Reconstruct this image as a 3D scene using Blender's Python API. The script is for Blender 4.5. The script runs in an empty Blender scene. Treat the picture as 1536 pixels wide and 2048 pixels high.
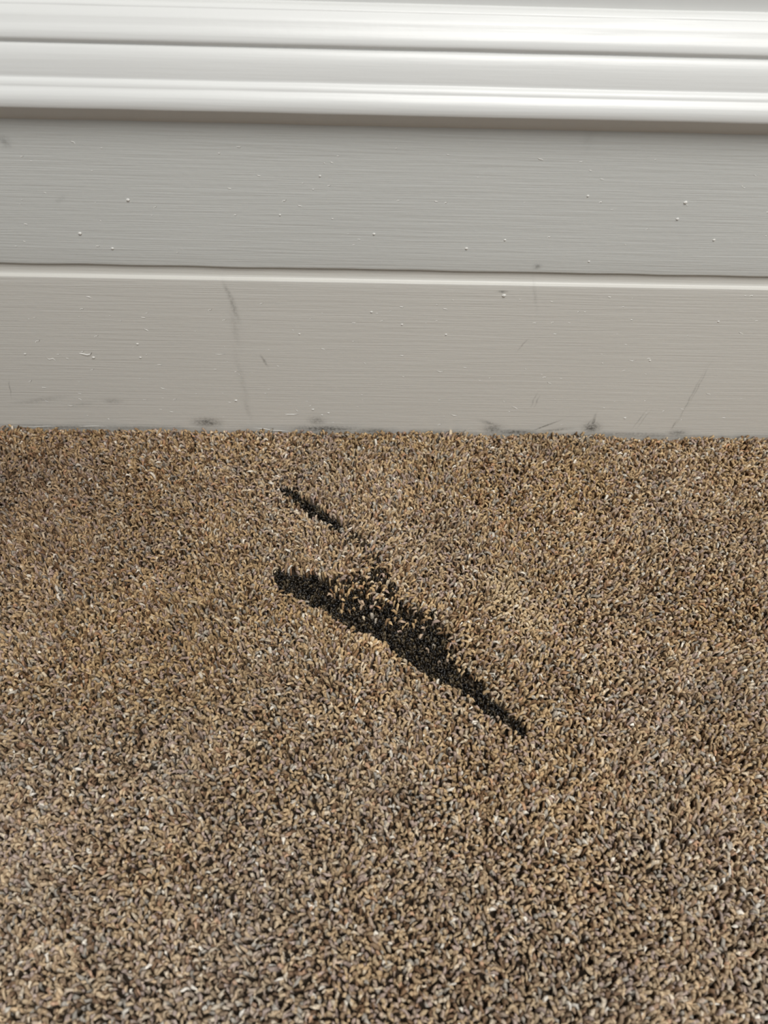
import bpy, math
import numpy as np
from mathutils import Vector, Matrix

scene = bpy.context.scene
C = scene.collection
rng = np.random.default_rng(7)

# ------------------------------------------------------------------ camera
F_PX, W_PX, H_PX = 1540.0, 1536.0, 2048.0
D, CAM_H = 0.400, 0.386                       # metres: lens to board face, lens above the pile
PITCH, YAW, ROLL = map(math.radians, (50.0, 1.7, 2.0))
fwd = Vector((math.sin(YAW)*math.cos(PITCH), math.cos(YAW)*math.cos(PITCH), -math.sin(PITCH)))
r0 = Vector((math.cos(YAW), -math.sin(YAW), 0)); u0 = r0.cross(fwd)
right = math.cos(ROLL)*r0 + math.sin(ROLL)*u0
up = -math.sin(ROLL)*r0 + math.cos(ROLL)*u0
cam_pos = Vector((0, -D, CAM_H))
cam_d = bpy.data.cameras.new('camera'); cam = bpy.data.objects.new('camera', cam_d); C.objects.link(cam)
M = Matrix((right, up, -fwd)).transposed().to_4x4(); M.translation = cam_pos
cam.matrix_world = M
cam_d.sensor_fit = 'HORIZONTAL'
cam_d.lens = 6.9; cam_d.sensor_width = 6.9*W_PX/F_PX
cam_d.clip_start = 0.01; cam_d.clip_end = 20
cam_d.dof.use_dof = True; cam_d.dof.focus_distance = 0.475; cam_d.dof.aperture_fstop = 2.2
scene.camera = cam

def ray(x, y):
    return fwd + (x-W_PX/2)/F_PX*right - (y-H_PX/2)/F_PX*up
def on_floor(x, y, z=0.0):
    d = ray(x, y); t = (z-CAM_H)/d.z
    return np.array((cam_pos + d*t)[:2])
def on_face(x, y, off=0.0):                   # point on a vertical plane `off` metres in front of the lower board
    d = ray(x, y); t = (D-off)/d.y
    return cam_pos + d*t

# ------------------------------------------------------------------ world, light, exposure
world = bpy.data.worlds.new('world'); scene.world = world; world.use_nodes = True
bg = world.node_tree.nodes['Background']
bg.inputs['Color'].default_value = (0.93, 0.97, 1.0, 1); bg.inputs['Strength'].default_value = 0.20
def area(name, loc, target, size, power, col):
    l = bpy.data.lights.new(name, 'AREA'); l.shape = 'RECTANGLE'; l.size, l.size_y = size; l.energy = power; l.color = col
    o = bpy.data.objects.new(name, l); C.objects.link(o); o.location = loc
    o.rotation_euler = (Vector(target)-Vector(loc)).to_track_quat('-Z', 'Y').to_euler()
    return o
area('window_light', (0.40, -0.90, 1.58), (0.05, -0.1, 0.05), (1.0, 0.9), 29, (1.0, 0.985, 0.955))
vs = scene.view_settings
vs.view_transform = 'Standard'; vs.look = 'None'; vs.gamma = 1.0; vs.use_curve_mapping = False
vs.exposure = 0.0

# ------------------------------------------------------------------ helpers
def mesh_obj(name, verts, faces, mat, parent=None, smooth=False):
    me = bpy.data.meshes.new(name); me.from_pydata([tuple(map(float, v)) for v in verts], [], faces); me.update()
    if smooth: me.polygons.foreach_set('use_smooth', [True]*len(me.polygons))
    o = bpy.data.objects.new(name, me); C.objects.link(o); me.materials.append(mat)
    if parent: o.parent = parent
    return o
class Nodes:
    def __init__(self, name):
        self.m = bpy.data.materials.new(name); self.m.use_nodes = True
        self.t = self.m.node_tree; self.b = self.t.nodes['Principled BSDF']
    def n(self, kind, **kw):
        nd = self.t.nodes.new(kind)
        for k, v in kw.items():
            if k[0] == '_': nd.inputs[k[1:].replace('_', ' ')].default_value = v
            else: setattr(nd, k, v)
        return nd
    def l(self, a, b): self.t.links.new(a, b)
    def math(self, op, a, b=None, c=None):
        nd = self.t.nodes.new('ShaderNodeMath'); nd.operation = op
        for i, v in enumerate((a, b, c)):
            if v is None: continue
            if isinstance(v, (int, float)): nd.inputs[i].default_value = v
            else: self.l(v, nd.inputs[i])
        return nd.outputs[0]
    def mix(self, fac, a, b):
        nd = self.t.nodes.new('ShaderNodeMix'); nd.data_type = 'RGBA'
        for s, v in ((nd.inputs[0], fac), (nd.inputs[6], a), (nd.inputs[7], b)):
            if isinstance(v, (int, float, tuple)): s.default_value = v
            else: self.l(v, s)
        return nd.outputs[2]

def paint(name, col, rough, brush, smudges=()):
    """White eggshell gloss with brush strokes along the board; smudges: dirt and painted dent shade (x, z, half width, half height, angle, strength)."""
    N = Nodes(name)
    tc = N.n('ShaderNodeTexCoord')
    mp = N.n('ShaderNodeMapping'); mp.inputs['Scale'].default_value = (7, 60, 330)
    N.l(tc.outputs['Object'], mp.inputs['Vector'])
    n1 = N.n('ShaderNodeTexNoise', _Scale=1.0, _Detail=4.0, _Roughness=0.6, _Distortion=0.5); N.l(mp.outputs[0], n1.inputs['Vector'])
    mp2 = N.n('ShaderNodeMapping'); mp2.inputs['Scale'].default_value = (22, 100, 900)
    N.l(tc.outputs['Object'], mp2.inputs['Vector'])
    n2 = N.n('ShaderNodeTexNoise', _Scale=1.0, _Detail=2.0, _Roughness=0.5); N.l(mp2.outputs[0], n2.inputs['Vector'])
    n3 = N.n('ShaderNodeTexNoise', _Scale=260.0, _Detail=2.0); N.l(tc.outputs['Object'], n3.inputs['Vector'])
    h = N.math('ADD', N.math('ADD', N.math('MULTIPLY', n1.outputs[0], 0.7), N.math('MULTIPLY', n2.outputs[0], 0.7)), N.math('MULTIPLY', n3.outputs[0], 0.35))
    bp = N.n('ShaderNodeBump', _Strength=brush, _Distance=0.0006); N.l(h, bp.inputs['Height']); N.l(bp.outputs[0], N.b.inputs['Normal'])
    n4 = N.n('ShaderNodeTexNoise', _Scale=9.0, _Detail=2.0); N.l(tc.outputs['Object'], n4.inputs['Vector'])
    c = N.mix(n4.outputs[0], tuple(v*0.965 for v in col)+(1,), tuple(min(1, v*1.03) for v in col)+(1,))
    if smudges:
        sx = N.n('ShaderNodeSeparateXYZ'); N.l(tc.outputs['Object'], sx.inputs[0])
        X, Z = sx.outputs[0], sx.outputs[2]
        ns = N.n('ShaderNodeTexNoise', _Scale=520.0, _Detail=4.0, _Roughness=0.7); N.l(tc.outputs['Object'], ns.inputs['Vector'])
        wob = N.n('ShaderNodeTexNoise', _Scale=120.0, _Detail=2.0); N.l(tc.outputs['Object'], wob.inputs['Vector'])
        w = N.math('MULTIPLY', N.math('SUBTRACT', wob.outputs[0], 0.5), 0.0025)
        tot = None
        for (x0, z0, a, b, ang, s) in smudges:
            dx = N.math('ADD', N.math('SUBTRACT', X, x0), w); dz = N.math('SUBTRACT', Z, z0)
            ca, sa = math.cos(ang), math.sin(ang)
            p = N.math('DIVIDE', N.math('ADD', N.math('MULTIPLY', dx, ca), N.math('MULTIPLY', dz, sa)), a)
            q = N.math('DIVIDE', N.math('SUBTRACT', N.math('MULTIPLY', dz, ca), N.math('MULTIPLY', dx, sa)), b)
            r2 = N.math('ADD', N.math('MULTIPLY', p, p), N.math('MULTIPLY', q, q))
            g = N.math('MULTIPLY', N.math('POWER', 2.718, N.math('MULTIPLY', r2, -1.0)), s)
            tot = g if tot is None else N.math('MAXIMUM', tot, g)
        gr = N.math('MAXIMUM', N.math('MULTIPLY_ADD', ns.outputs[0], 3.0, -0.75), 0.12)
        fac = N.math('MINIMUM', N.math('MULTIPLY', tot, gr), 0.9)
        c = N.mix(fac, c, (0.035, 0.032, 0.027, 1))
    N.l(c, N.b.inputs['Base Color'])
    N.b.inputs['Roughness'].default_value = rough
    return N.m

def yarn(name, rough, spec, fuzz):
    N = Nodes(name)
    at = N.n('ShaderNodeAttribute', attribute_name='yarn'); tc = N.n('ShaderNodeTexCoord')
    n = N.n('ShaderNodeTexNoise', _Scale=2400.0, _Detail=1.0); N.l(tc.outputs['Object'], n.inputs['Vector'])
    h = N.n('ShaderNodeTexNoise', _Scale=800.0, _Detail=2.0); N.l(tc.outputs['Object'], h.inputs['Vector'])
    mul = N.math('MULTIPLY', N.math('MULTIPLY_ADD', n.outputs[0], 1.0, 0.5), N.math('MULTIPLY_ADD', h.outputs[0], 1.5, 0.25))
    mx = N.n('ShaderNodeVectorMath', operation='SCALE'); N.l(at.outputs['Color'], mx.inputs[0]); N.l(mul, mx.inputs['Scale'])
    N.l(mx.outputs[0], N.b.inputs['Base Color'])
    N.b.inputs['Roughness'].default_value = rough; N.b.inputs['Specular IOR Level'].default_value = spec
    bp = N.n('ShaderNodeBump', _Strength=fuzz, _Distance=0.0004); N.l(n.outputs[0], bp.inputs['Height']); N.l(bp.outputs[0], N.b.inputs['Normal'])
    return N.m

def plain(name, col, rough, scale=40.0):
    N = Nodes(name); tc = N.n('ShaderNodeTexCoord')
    n = N.n('ShaderNodeTexNoise', _Scale=scale, _Detail=3.0); N.l(tc.outputs['Object'], n.inputs['Vector'])
    N.l(N.mix(n.outputs[0], tuple(v*0.93 for v in col)+(1,), tuple(v*1.05 for v in col)+(1,)), N.b.inputs['Base Color'])
    N.b.inputs['Roughness'].default_value = rough
    return N.m

# ------------------------------------------------------------------ setting: wall, skirting, floor
X0, X1 = -0.85, 0.85
WALL_OFF = -0.014
m_wall = plain('wall_emulsion', (0.60, 0.60, 0.585), 0.7)
def box(name, lo, hi, mat, parent=None):
    (a, b, c), (d, e, f) = lo, hi
    v = [(a,b,c),(d,b,c),(d,e,c),(a,e,c),(a,b,f),(d,b,f),(d,e,f),(a,e,f)]
    return mesh_obj(name, v, [(3,2,1,0),(4,5,6,7),(0,1,5,4),(1,2,6,5),(2,3,7,6),(3,0,4,7)], mat, parent)
wall = box('wall_back', (X0, -WALL_OFF, -0.012), (X1, 0.10, 0.75), m_wall); wall['kind'] = 'structure'
floor = box('floor', (-2.0, -2.6, -0.05), (2.0, 0.10, -0.012), plain('floorboards', (0.25, 0.19, 0.13), 0.7)); floor['kind'] = 'structure'

def P(px, py): p = on_face(px, py); return p.x, p.z
def sm(px, py, hw, hh, deg, s):
    x, z = P(px, py); k = D/F_PX*1.25
    return (x, z, hw*k, hh*k, math.radians(deg), s)
lower_marks = [
    sm(415, 845, 26, 12, 0, .8), sm(650, 858, 60, 9, 0, .85), sm(633, 842, 16, 12, 0, .45), sm(745, 862, 40, 8, 0, .6), sm(985, 858, 20, 14, 0, .6), sm(977, 846, 5, 18, 70, .5),
    sm(1030, 864, 40, 7, 0, .75), sm(1090, 852, 28, 1.8, 30, .75), sm(1110, 860, 30, 4, 10, .5), sm(1183, 856, 16, 14, 0, .85), sm(1186, 845, 3, 20, 0, .7), sm(1176, 850, 14, 2, 75, .6),
    sm(1355, 866, 20, 8, 0, .6), sm(1348, 850, 12, 2, 80, .4), sm(880, 864, 60, 7, 0, .4), sm(130, 855, 110, 7, 0, .5), sm(280, 856, 100, 7, 0, .4), sm(1250, 868, 90, 6, 0, .4),
    sm(459, 590, 26, 4, -72, .32), sm(467, 615, 30, 5, -80, .38), sm(470, 655, 40, 7, -88, .16), sm(484, 760, 70, 6, -86, .12), sm(494, 815, 30, 5, -82, .16),
    sm(529, 722, 12, 2.2, -70, .55), sm(20, 778, 18, 1.3, 75, .5), sm(80, 800, 55, 6, 12, .22), sm(225, 802, 18, 7, 0, .28), sm(165, 808, 26, 6, 8, .16),
    sm(1068, 800, 16, 1.6, 80, .35), sm(1074, 803, 14, 1.4, 80, .3), sm(1378, 800, 60, 1.8, 86, .3), sm(1398, 770, 45, 1.6, 86, .25), sm(1278, 840, 22, 1.5, 75, .35), sm(1288, 838, 20, 1.4, 75, .3),
    sm(1005, 583.5, 8, 2.6, 0, .7), sm(1045, 690, 14, 1.6, 60, .3), sm(1070, 590, 30, 3, -75, .14), sm(1200, 870, 400, 5, 0, .35), sm(660, 868, 700, 5, 0, .4)]  # first mark here: shaded upper edge of a dent, painted dark
upper_marks = [sm(120, 400, 14, 4, 40, .12), sm(1180, 270, 10, 24, 0, .08), sm(1075, 534, 6, 5, 0, .5), sm(8, 283, 8, 8, 0, .35), sm(470, 545, 10, 3, 0, .12)]
PAINT = (0.668, 0.655, 0.612)
m_lower = paint('lower_board_paint', PAINT, 0.42, 0.42, lower_marks)
m_upper = paint('upper_board_paint', (0.635, 0.645, 0.622), 0.42, 0.42, upper_marks)
m_mould = paint('moulding_paint', (0.74, 0.745, 0.73), 0.34, 0.16)

base = bpy.data.objects.new('baseboard_back', None); C.objects.link(base); base['kind'] = 'structure'

def zrow(row, off): return on_face(W_PX/2, row, off).z
def extrude(name, prof, mat, nx, wobble=None):
    """prof: (y_out, z) running from the top back to the bottom; swept along x, closed at the back and at both ends."""
    xs = np.linspace(X0, X1, nx+1); k = len(prof); verts = []
    for i, x in enumerate(xs):
        for j, (o, z) in enumerate(prof):
            dz = wobble(x, j) if wobble else 0.0
            verts.append((x, -o, z+dz))
    faces = [(i*k+j, i*k+j+1, (i+1)*k+j+1, (i+1)*k+j) for i in range(nx) for j in range(k-1)]
    faces += [(i*k+k-1, i*k, (i+1)*k, (i+1)*k+k-1) for i in range(nx)]
    faces += [tuple(range(k-1, -1, -1)), tuple(nx*k+j for j in range(k))]
    o = mesh_obj(name, verts, faces, mat, base)
    return o
def shade(o, deg):
    o.data.polygons.foreach_set('use_smooth', [True]*len(o.data.polygons))
    o.data.set_sharp_from_angle(angle=math.radians(deg))
mm = 0.001
def smooth_profile(pts, sub=3):
    """Catmull-Rom through the control points so reeds and coves read round."""
    p = np.array(pts, float); out = []
    for i in range(len(p)-1):
        a, b, c, d = p[max(i-1, 0)], p[i], p[i+1], p[min(i+2, len(p)-1)]
        for t in np.arange(sub)/sub:
            out.append(.5*((2*b)+(-a+c)*t+(2*a-5*b+4*c-d)*t*t+(-a+3*b-3*c+d)*t**3))
    out.append(p[-1]); return [tuple(v) for v in out]
def bumps(seed, amp):
    r = np.random.default_rng(seed); fr = r.uniform(20, 190, 9); ph = r.uniform(0, 6.28, 9); am = amp*r.uniform(.3, 1, 9)/np.sqrt(fr/40)
    return lambda x: float((am*np.sin(fr*x+ph)).sum())

# lower board: face, rounded top lip running back into the groove
z_lip = zrow(567, 0)
low = [(-11*mm, z_lip+9.0*mm), (-2.7*mm, z_lip+9.0*mm)] + smooth_profile([(-2.7*mm, z_lip+5.5*mm), (-2.6*mm, z_lip+3.6*mm), (-2.45*mm, z_lip+2.3*mm), (-2.1*mm, z_lip+1.35*mm), (-1.5*mm, z_lip+.85*mm), (-.6*mm, z_lip+.6*mm), (-.15*mm, z_lip+.35*mm), (0, z_lip-.4*mm)], 2) + [(0, z_lip-6*mm), (0, .06), (0, .02), (0, -.012), (-11*mm, -.012)]
lower = extrude('lower_board', low, m_lower, 60); shade(lower, 50)
# upper board: flat face whose painted bottom edge is a little ragged
UP = -0.6*mm
z_ub, z_ut = zrow(540.5, UP), zrow(253, UP)+0.004
b1 = bumps(3, .13*mm)
upp = [(-11*mm, z_ut), (UP, z_ut), (UP, z_ub+.012), (UP, z_ub+1.2*mm), (UP-.1*mm, z_ub+.4*mm), (UP-.45*mm, z_ub), (-2.6*mm, z_ub-.3*mm), (-11*mm, z_ub-.3*mm)]
upper = extrude('upper_board', upp, m_upper, 600, lambda x, j: b1(x) if j in (4, 5) else (b1(x)*.8 if j == 3 else 0)); shade(upper, 35)
# top moulding: three reeds, quirk, swelling fascia, two beads, undercut
mo_px = [(11, -11.5), (12.5, -9.5), (17, -7.0), (22, -5.6), (25.5, -5.2), (28, -4.6), (35, -2.9), (44, -.9), (52, .3), (61, 1.7), (68, 3.0), (77, 4.5), (87, 5.5), (93, 5.6), (97, 4.8), (99.5, 3.6), (102, 3.8), (106, 5.2),
         (115, 6.9), (128, 8.6), (145, 10.0), (160, 10.9), (169, 11.3), (173, 12.3), (178, 13.7), (184, 14.7), (188, 15.1), (192, 15.9), (198, 17.3), (206, 18.7), (215, 19.6), (223, 19.8), (229, 19.5), (231.5, 19.0)]
mo_px = [(r, (o+11.5)*.68-11.5) for r, o in mo_px]
ctrl = [(o*mm, zrow(r, o*mm)) for r, o in mo_px]
mo = smooth_profile(ctrl, 3)
mo += [(UP, zrow(253, UP)), (-11*mm, zrow(253, UP)), (WALL_OFF, zrow(253, UP)), (WALL_OFF, ctrl[0][1]+.3*mm)]
mo = [mo[-1]] + mo[:-1]
b2 = bumps(5, .05*mm)
kk = len(mo)
mould = extrude('top_moulding', mo, m_mould, 200, lambda x, j: b2(x+j*.003)); shade(mould, 30)

# paint flecks, drips and ridges dried on the boards (real relief)
m_nib_l = plain('dried_paint', (0.71, 0.70, 0.665), 0.33, 300)
def bump_mesh(path, rad, off, seg=7):
    """A low smooth ridge along a short path on the board face: rings of a half tube closed at both ends."""
    path = np.array(path, float); n = len(path); V, Fc = [], []
    for i in range(n):
        d = path[min(i+1, n-1)]-path[max(i-1, 0)]; d = d/(np.linalg.norm(d)+1e-12); s = np.array([-d[1], d[0]])
        rr = rad*(0.25 if i in (0, n-1) else 1.0) if n > 2 else rad
        for a in np.linspace(-.25, math.pi+.25, seg):
            q = path[i]+s*rr*math.cos(a); V.append((q[0], -(off+rr*.75*math.sin(a)), q[1]))
    for i in range(n-1):
        for j in range(seg-1):
            Fc.append((i*seg+j, i*seg+j+1, (i+1)*seg+j+1, (i+1)*seg+j))
    Fc += [tuple(range(seg)), tuple((n-1)*seg+j for j in range(seg-1, -1, -1))]
    return V, Fc
def px_path(pts, off): return [(on_face(x, y, off).x, on_face(x, y, off).z) for x, y in pts]
def ridge(name, pts, rad_px, parent, off=0.0):
    V, Fc = bump_mesh(px_path(pts, off), rad_px*.25*mm, off); return mesh_obj(name, V, Fc, m_nib_l, parent, True)
def dot(x, y, r): return [(x-r, y), (x-r*.5, y), (x+r*.5, y), (x+r, y)]
ridge('paint_drip', [(158, 707), (166, 708), (174, 710), (180, 709), (184, 705)], 2.6, lower)
ridge('paint_drip', [(570, 828.5), (577, 829), (588, 829), (598, 828)], 1.9, lower)
ridge('paint_drip', [(92, 715), (99, 719), (106, 717), (111, 721)], 1.4, lower)
ridge('paint_drip', [(288, 658), (293, 660), (297, 662)], 1.7, lower)
ridge('paint_drip', [(172, 593), (178, 594), (183, 596)], 1.8, lower)
ridge('paint_drip', [(318, 774), (325, 777), (334, 779)], 1.3, lower)
ridge('paint_drip', [(901, 829), (907, 831), (914, 832)], 1.7, lower)
ridge('paint_drip', [(872, 741), (880, 744), (888, 743)], 1.4, lower)
ridge('paint_drip', [(1022, 813), (1030, 815), (1036, 819)], 1.4, lower)
ridge('paint_drip', [(135, 810), (142, 812), (148, 811)], 1.4, lower)
ridge('paint_drip', [(430, 708), (440, 709), (451, 708)], 1.0, lower)
ridge('paint_drip', [(1256, 720), (1264, 722), (1272, 720)], 1.2, lower)
for x, y, r in [(187, 715, 3.2), (275, 688, 2.6), (281, 715, 2.6), (50, 708, 2.4), (472, 801, 3.0), (626, 819, 2.6), (644, 830, 2.0), (657, 826, 2.2), (743, 624, 2.6), (804, 649, 2.4), (892, 669, 2.4), (1250, 836, 2.4), (1437, 643, 2.2), (599, 668, 2.2), (1008, 591, 4.0), (1300, 721, 2.2)]:  # largest one stands in for the bright lower edge of a dent
    ridge('paint_fleck', dot(x, y, r), r, lower)
for x, y, r in [(256, 400, 3.4), (160, 467, 3.6), (748, 468, 2.8), (933, 497, 3.0), (1371, 405, 3.6), (1355, 438, 3.0), (1428, 480, 2.6), (1176, 392, 2.4), (225, 497, 3.0), (1010, 480, 2.4), (640, 352, 2.2), (1178, 523, 2.2), (560, 430, 2.0)]:
    ridge('paint_fleck', dot(x, y, r), r, upper, UP)
def speckle(n, x0, x1, y0, y1, parent, off):
    V, Fc = [], []
    for _ in range(n):
        x, y, r = rng.uniform(x0, x1), rng.uniform(y0, y1), rng.uniform(.6, 1.5); e = rng.uniform(1, 4.0)
        t = rng.normal(0, .35)
        v, f = bump_mesh(px_path([(x-r*e, y-r*e*t), (x-r*e*.4, y), (x+r*e*.4, y+r*.3), (x+r*e, y+r*e*t)], off), r*.22*mm, off, 5)
        k = len(V); V += v; Fc += [tuple(i+k for i in q) for q in f]
    o = mesh_obj('paint_speckle', V, Fc, m_nib_l, parent, True); o['kind'] = 'stuff'
speckle(170, -200, 1750, 590, 850, lower, 0.0)
speckle(90, -200, 1750, 275, 525, upper, UP)
ridge('paint_ridge', [(40, 853), (70, 854), (95, 852.5), (118, 853.5)], 1.2, lower)
ridge('paint_ridge', [(160, 853), (190, 852), (222, 853.5)], 1.3, lower)
ridge('paint_ridge', [(505, 856), (528, 857.5), (545, 861), (562, 861.5), (585, 864)], 1.4, lower)

# ------------------------------------------------------------------ carpet
def inside(poly, p):
    x, y = p[:, 0], p[:, 1]; r = np.zeros(len(p), bool); n = len(poly)
    for i in range(n):
        (x1, y1), (x2, y2) = poly[i], poly[(i+1) % n]
        c = ((y1 > y) != (y2 > y)); xi = (x2-x1)*(y-y1)/((y2-y1) if y2 != y1 else 1e-12)+x1
        r ^= c & (x < xi)
    return r
def floor_poly(pts): return np.array([on_floor(x, y) for x, y in pts])
BLOT = floor_poly([(540,1146),(554,1134),(580,1141),(606,1146),(640,1152),(664,1172),(690,1190),(712,1186),(742,1196),(780,1208),(815,1222),(850,1232),(871,1250),(890,1275),(899,1319),(925,1345),(950,1364),(984,1392),(1012,1416),(1042,1443),(1070,1484),(1030,1464),(984,1430),(924,1382),(851,1350),(783,1301),(698,1256),(641,1220),(589,1195),(548,1172)])
BLOT_FUZZ = floor_poly([(640,1152),(690,1150),(715,1140),(750,1128),(790,1165),(812,1205),(868,1212),(880,1245),(905,1275),(912,1315),(950,1350),(985,1385),(950,1366),(897,1320),(888,1275),(868,1250),(815,1224),(742,1198),(690,1192)])
STREAK = floor_poly([(560,972),(584,971),(604,986),(620,996),(645,1013),(668,1036),(692,1052),(684,1058),(655,1046),(613,1020),(580,992)])
STREAK_FUZZ = floor_poly([(668,1036),(700,1048),(722,1073),(748,1092),(760,1125),(775,1165),(745,1150),(725,1100),(690,1072),(660,1048)])
PALE = on_floor(1010, 1190); PALE2 = on_floor(1060, 1235)

def vnoise(p, scale, seed):
    """smooth value noise on the plane"""
    r = np.random.default_rng(seed); G = r.random((96, 96)); q = p/scale+40.0
    i = np.floor(q).astype(int); f = q-i; f = f*f*(3-2*f); i %= 95
    a = G[i[:,0], i[:,1]]; b = G[i[:,0]+1, i[:,1]]; c = G[i[:,0], i[:,1]+1]; d = G[i[:,0]+1, i[:,1]+1]
    return (a*(1-f[:,0])+b*f[:,0])*(1-f[:,1])+(c*(1-f[:,0])+d*f[:,0])*f[:,1]

def srgb(*c): c = np.array(c)/255.0; return np.where(c <= .04045, c/12.92, ((c+.055)/1.055)**2.4)
PALETTE = np.array([srgb(192,168,134), srgb(182,156,122), srgb(178,158,138), srgb(150,126,100), srgb(172,152,140), srgb(206,190,166), srgb(226,218,204), srgb(124,98,74), srgb(184,148,118), srgb(166,158,146)])
WEIGHT = np.array([.20, .18, .14, .12, .09, .08, .022, .08, .022, .06])
def colours(n, r):
    c = PALETTE[r.choice(len(PALETTE), n, p=WEIGHT/WEIGHT.sum())].copy()
    return c*r.uniform(.74, 1.16, (n, 1))

def jitter_grid(x0, x1, y0, y1, s, r, jit=.38):
    xs = np.arange(x0+s/2, x1, s); ys = np.arange(y0+s/2, y1, s*.92)
    g = np.stack(np.meshgrid(xs, ys, indexing='ij'), -1); g[:, ::2, 0] += s/2
    return (g+r.uniform(-jit, jit, g.shape)*s).reshape(-1, 2)

def tufts(name, p, top, root, rad, lay, col, mat, parent, r, rings=4, sides=4, lean=None):
    """cut yarn ends: each a tapering tube that rises from the backing and curls over at its tip"""
    n = len(p); az = r.normal(.5, .95, n)+np.pi*r.integers(0, 2, n); curl = r.uniform(-1.2, 1.2, n)
    ctr = np.zeros((n, rings, 3)); L = lay*r.uniform(.35, 1.55, n)
    off = np.zeros_like(p) if lean is None else lean
    zt = [-.95, -.13, .03, -.05]; ot = [0, .12, .56, 1.0]; droop = r.uniform(.2, 2.2, n)
    t = np.linspace(0, 1, rings)
    for k in range(rings):
        a = az+curl*ot[k]
        ctr[:, k, 0] = p[:, 0]+np.cos(a)*L*ot[k]+off[:, 0]*min(1, t[k]*2)-np.cos(az)*L*.5
        ctr[:, k, 1] = p[:, 1]+np.sin(a)*L*ot[k]+off[:, 1]*min(1, t[k]*2)-np.sin(az)*L*.5
        ctr[:, k, 2] = top+(top-root)*(zt[k]*(droop if k == 3 else 1.0))
    tan = np.gradient(ctr, axis=1); tan /= np.linalg.norm(tan, axis=2, keepdims=True)+1e-12
    ref = np.stack([-np.sin(az), np.cos(az), np.zeros(n)], 1)[:, None, :]
    b1 = ref-(ref*tan).sum(2, keepdims=True)*tan; b1 /= np.linalg.norm(b1, axis=2, keepdims=True)+1e-12
    b2 = np.cross(tan, b1)
    prof = np.interp(t, [0, .35, .75, 1], [.75, 1.0, .95, .42])
    R = rad*r.uniform(.72, 1.3, n)
    ang = np.arange(sides)/sides*2*np.pi
    ringv = ctr[:, :, None, :]+(R[:, None]*prof[None, :])[:, :, None, None]*(np.cos(ang)[None, None, :, None]*b1[:, :, None, :]+np.sin(ang)[None, None, :, None]*b2[:, :, None, :])
    ringv += r.normal(0, .00017, ringv.shape)
    tip = ctr[:, -1]+tan[:, -1]*R[:, None]*.45
    V = np.concatenate([ringv.reshape(n, rings*sides, 3), tip[:, None, :]], 1); nv = rings*sides+1
    quads = [(k*sides+j, k*sides+(j+1) % sides, (k+1)*sides+(j+1) % sides, (k+1)*sides+j) for k in range(rings-1) for j in range(sides)]
    tris = [((rings-1)*sides+j, (rings-1)*sides+(j+1) % sides, nv-1) for j in range(sides)]
    loop = np.array([i for f in quads for i in f]+[i for f in tris for i in f]); tot = np.array([4]*len(quads)+[3]*len(tris))
    loops = (loop[None, :]+(np.arange(n)*nv)[:, None]).ravel().astype(np.int32); totals = np.tile(tot, n)
    me = bpy.data.meshes.new(name); me.vertices.add(n*nv); me.vertices.foreach_set('co', V.ravel().astype(np.float32))
    me.loops.add(len(loops)); me.loops.foreach_set('vertex_index', loops)
    me.polygons.add(len(totals)); starts = np.concatenate([[0], np.cumsum(totals)[:-1]]).astype(np.int32)
    me.polygons.foreach_set('loop_start', starts)
    me.polygons.foreach_set('use_smooth', np.ones(len(totals), bool))
    at = me.attributes.new('yarn', 'FLOAT_COLOR', 'POINT')
    cc = np.concatenate([col, np.ones((n, 1))], 1); at.data.foreach_set('color', np.repeat(cc, nv, 0).ravel().astype(np.float32))
    me.update(calc_edges=True); me.materials.append(mat)
    o = bpy.data.objects.new(name, me); C.objects.link(o); o.parent = parent; o['kind'] = 'stuff'
    return o

m_yarn = yarn('carpet_yarn', 0.85, 0.2, 0.5)
m_char = yarn('blackened_yarn', 0.30, 0.5, 0.6)
carpet = box('carpet', (-2.0, -2.6, -0.0119), (2.0, -0.0005, -0.0075), plain('carpet_backing', (0.06, 0.043, 0.028), 0.95))
carpet['label'] = 'beige and brown flecked cut-pile carpet with black marks, meeting the white baseboard'; carpet['category'] = 'carpet'

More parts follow.
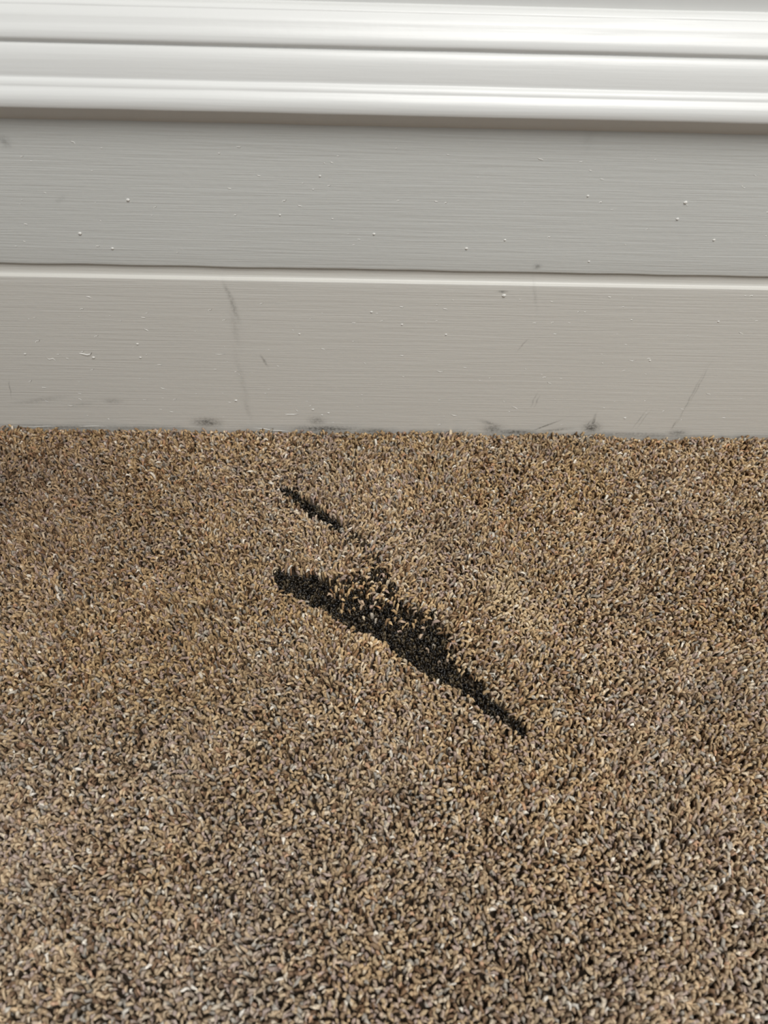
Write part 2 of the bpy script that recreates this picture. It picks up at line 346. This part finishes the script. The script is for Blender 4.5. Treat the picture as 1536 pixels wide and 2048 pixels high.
DX0, DX1, DY0 = -0.34, 0.37, -0.40
S = 0.00203
p = jitter_grid(DX0, DX1, DY0, -0.0015, S, rng)
edge = vnoise(p, .004, 21)-.5
pw = p+np.stack([vnoise(p, .003, 22)-.5, edge], 1)*.003
in_blot = inside(BLOT, pw) | inside(STREAK, pw)
fz = (inside(BLOT_FUZZ, pw) & (rng.random(len(p)) < .52)) | (inside(STREAK_FUZZ, pw) & (rng.random(len(p)) < .36))
BLOT_THIN = floor_poly([(655,1160),(700,1193),(742,1198),(815,1224),(868,1250),(888,1276),(897,1325),(878,1330),(830,1283),(770,1248),(700,1228),(650,1188)])
thin = inside(BLOT_THIN, pw) & (rng.random(len(p)) < .12)                 # strands that kept their colour
keep = ~(in_blot | fz) | thin
def pile(p, r, name='pile'):
    n = len(p); col = colours(n, r)
    big = vnoise(p, .07, 31); mid = vnoise(p, .022, 32)
    col *= (0.82+.22*big+.16*mid)[:, None]
    g = col.mean(1, keepdims=True); roomward = np.clip((-p[:, 1]-.16)/.26, 0, 1)              # greyer and slightly paler away from the baseboard
    col = g+(col-g)*(1.08-.30*roomward+.25*(vnoise(p, .05, 33)-.5))[:, None]
    col *= (1+.10*roomward)[:, None]
    left_shade = np.exp(-((p[:, 0]+.27)/.15)**2-((p[:, 1]+.07)/.10)**2)[:, None]   # soft shade left along the baseboard, painted into the yarn colour
    col = col*(1-left_shade*np.array([.27, .32, .34]))
    pale = np.maximum(np.exp(-((p-PALE)**2).sum(1)/.011**2), .8*np.exp(-((p-PALE2)**2).sum(1)/.010**2))[:, None]*r.uniform(.2, 1, (n, 1))
    col = col*(1-.85*pale)+srgb(234, 214, 176)*.85*pale
    top = r.normal(0, .00095, n)+(vnoise(p, .012, 34)-.5)*.0016
    lean = np.stack([vnoise(p, .03, 35)-.5, vnoise(p, .03, 36)-.5], 1)*.0040
    return tufts(name, p, top, -.0085, .00086, .0026, col, m_yarn, carpet, r, lean=lean)
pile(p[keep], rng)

def char(poly, fuzz_mask, spacing, label):
    lo, hi = poly.min(0)-.004, poly.max(0)+.004
    q = jitter_grid(lo[0], hi[0], lo[1], hi[1], spacing, rng, .45)
    qw = q+(np.stack([vnoise(q, .003, 41), vnoise(q, .003, 42)], 1)-.5)*.002
    a = q[inside(poly, qw)]; f = p[fuzz_mask]; n, m = len(a), len(f)
    base_c = np.array([srgb(38, 33, 26), srgb(22, 20, 18), srgb(66, 56, 42), srgb(92, 80, 60), srgb(30, 27, 26)])
    ca = base_c[rng.choice(5, n, p=[.30, .20, .24, .18, .08])]*rng.uniform(.6, 1.2, (n, 1))
    cf = base_c[rng.choice(5, m, p=[.22, .14, .30, .28, .06])]*rng.uniform(.7, 1.4, (m, 1))
    pts = np.concatenate([a, f]); col = np.concatenate([ca, cf])
    top = np.concatenate([rng.normal(-.0028, .0005, n), rng.normal(-.0008, .0007, m)])
    o = tufts('burn_mark', pts, top, -.0085, .00066, .0019, col, m_char, carpet, rng)
    del o['kind']; o['label'] = label
    return o
fb = fz & inside(BLOT_FUZZ, pw); fs = fz & ~fb
char(BLOT, fb, .00155, 'broad black matted mark tapering to a thin tail')
char(STREAK, fs, .00155, 'narrow black streak between the broad mark and the baseboard')

# the same pile beyond the photograph's edges, as copies of one tile
TS = 0.2
tp = jitter_grid(0, TS, 0, TS, S*1.1, rng)
tile = None
def tile_at(x, y):
    global tile
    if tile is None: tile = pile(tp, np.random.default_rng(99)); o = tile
    else:
        o = tile.copy(); C.objects.link(o)
    o.location = (x, y, 0)
for i in range(2):
    for x in (DX0-TS*(i+1), DX1+TS*i):
        for k in range(3): tile_at(x, -.0015-TS*(k+1))
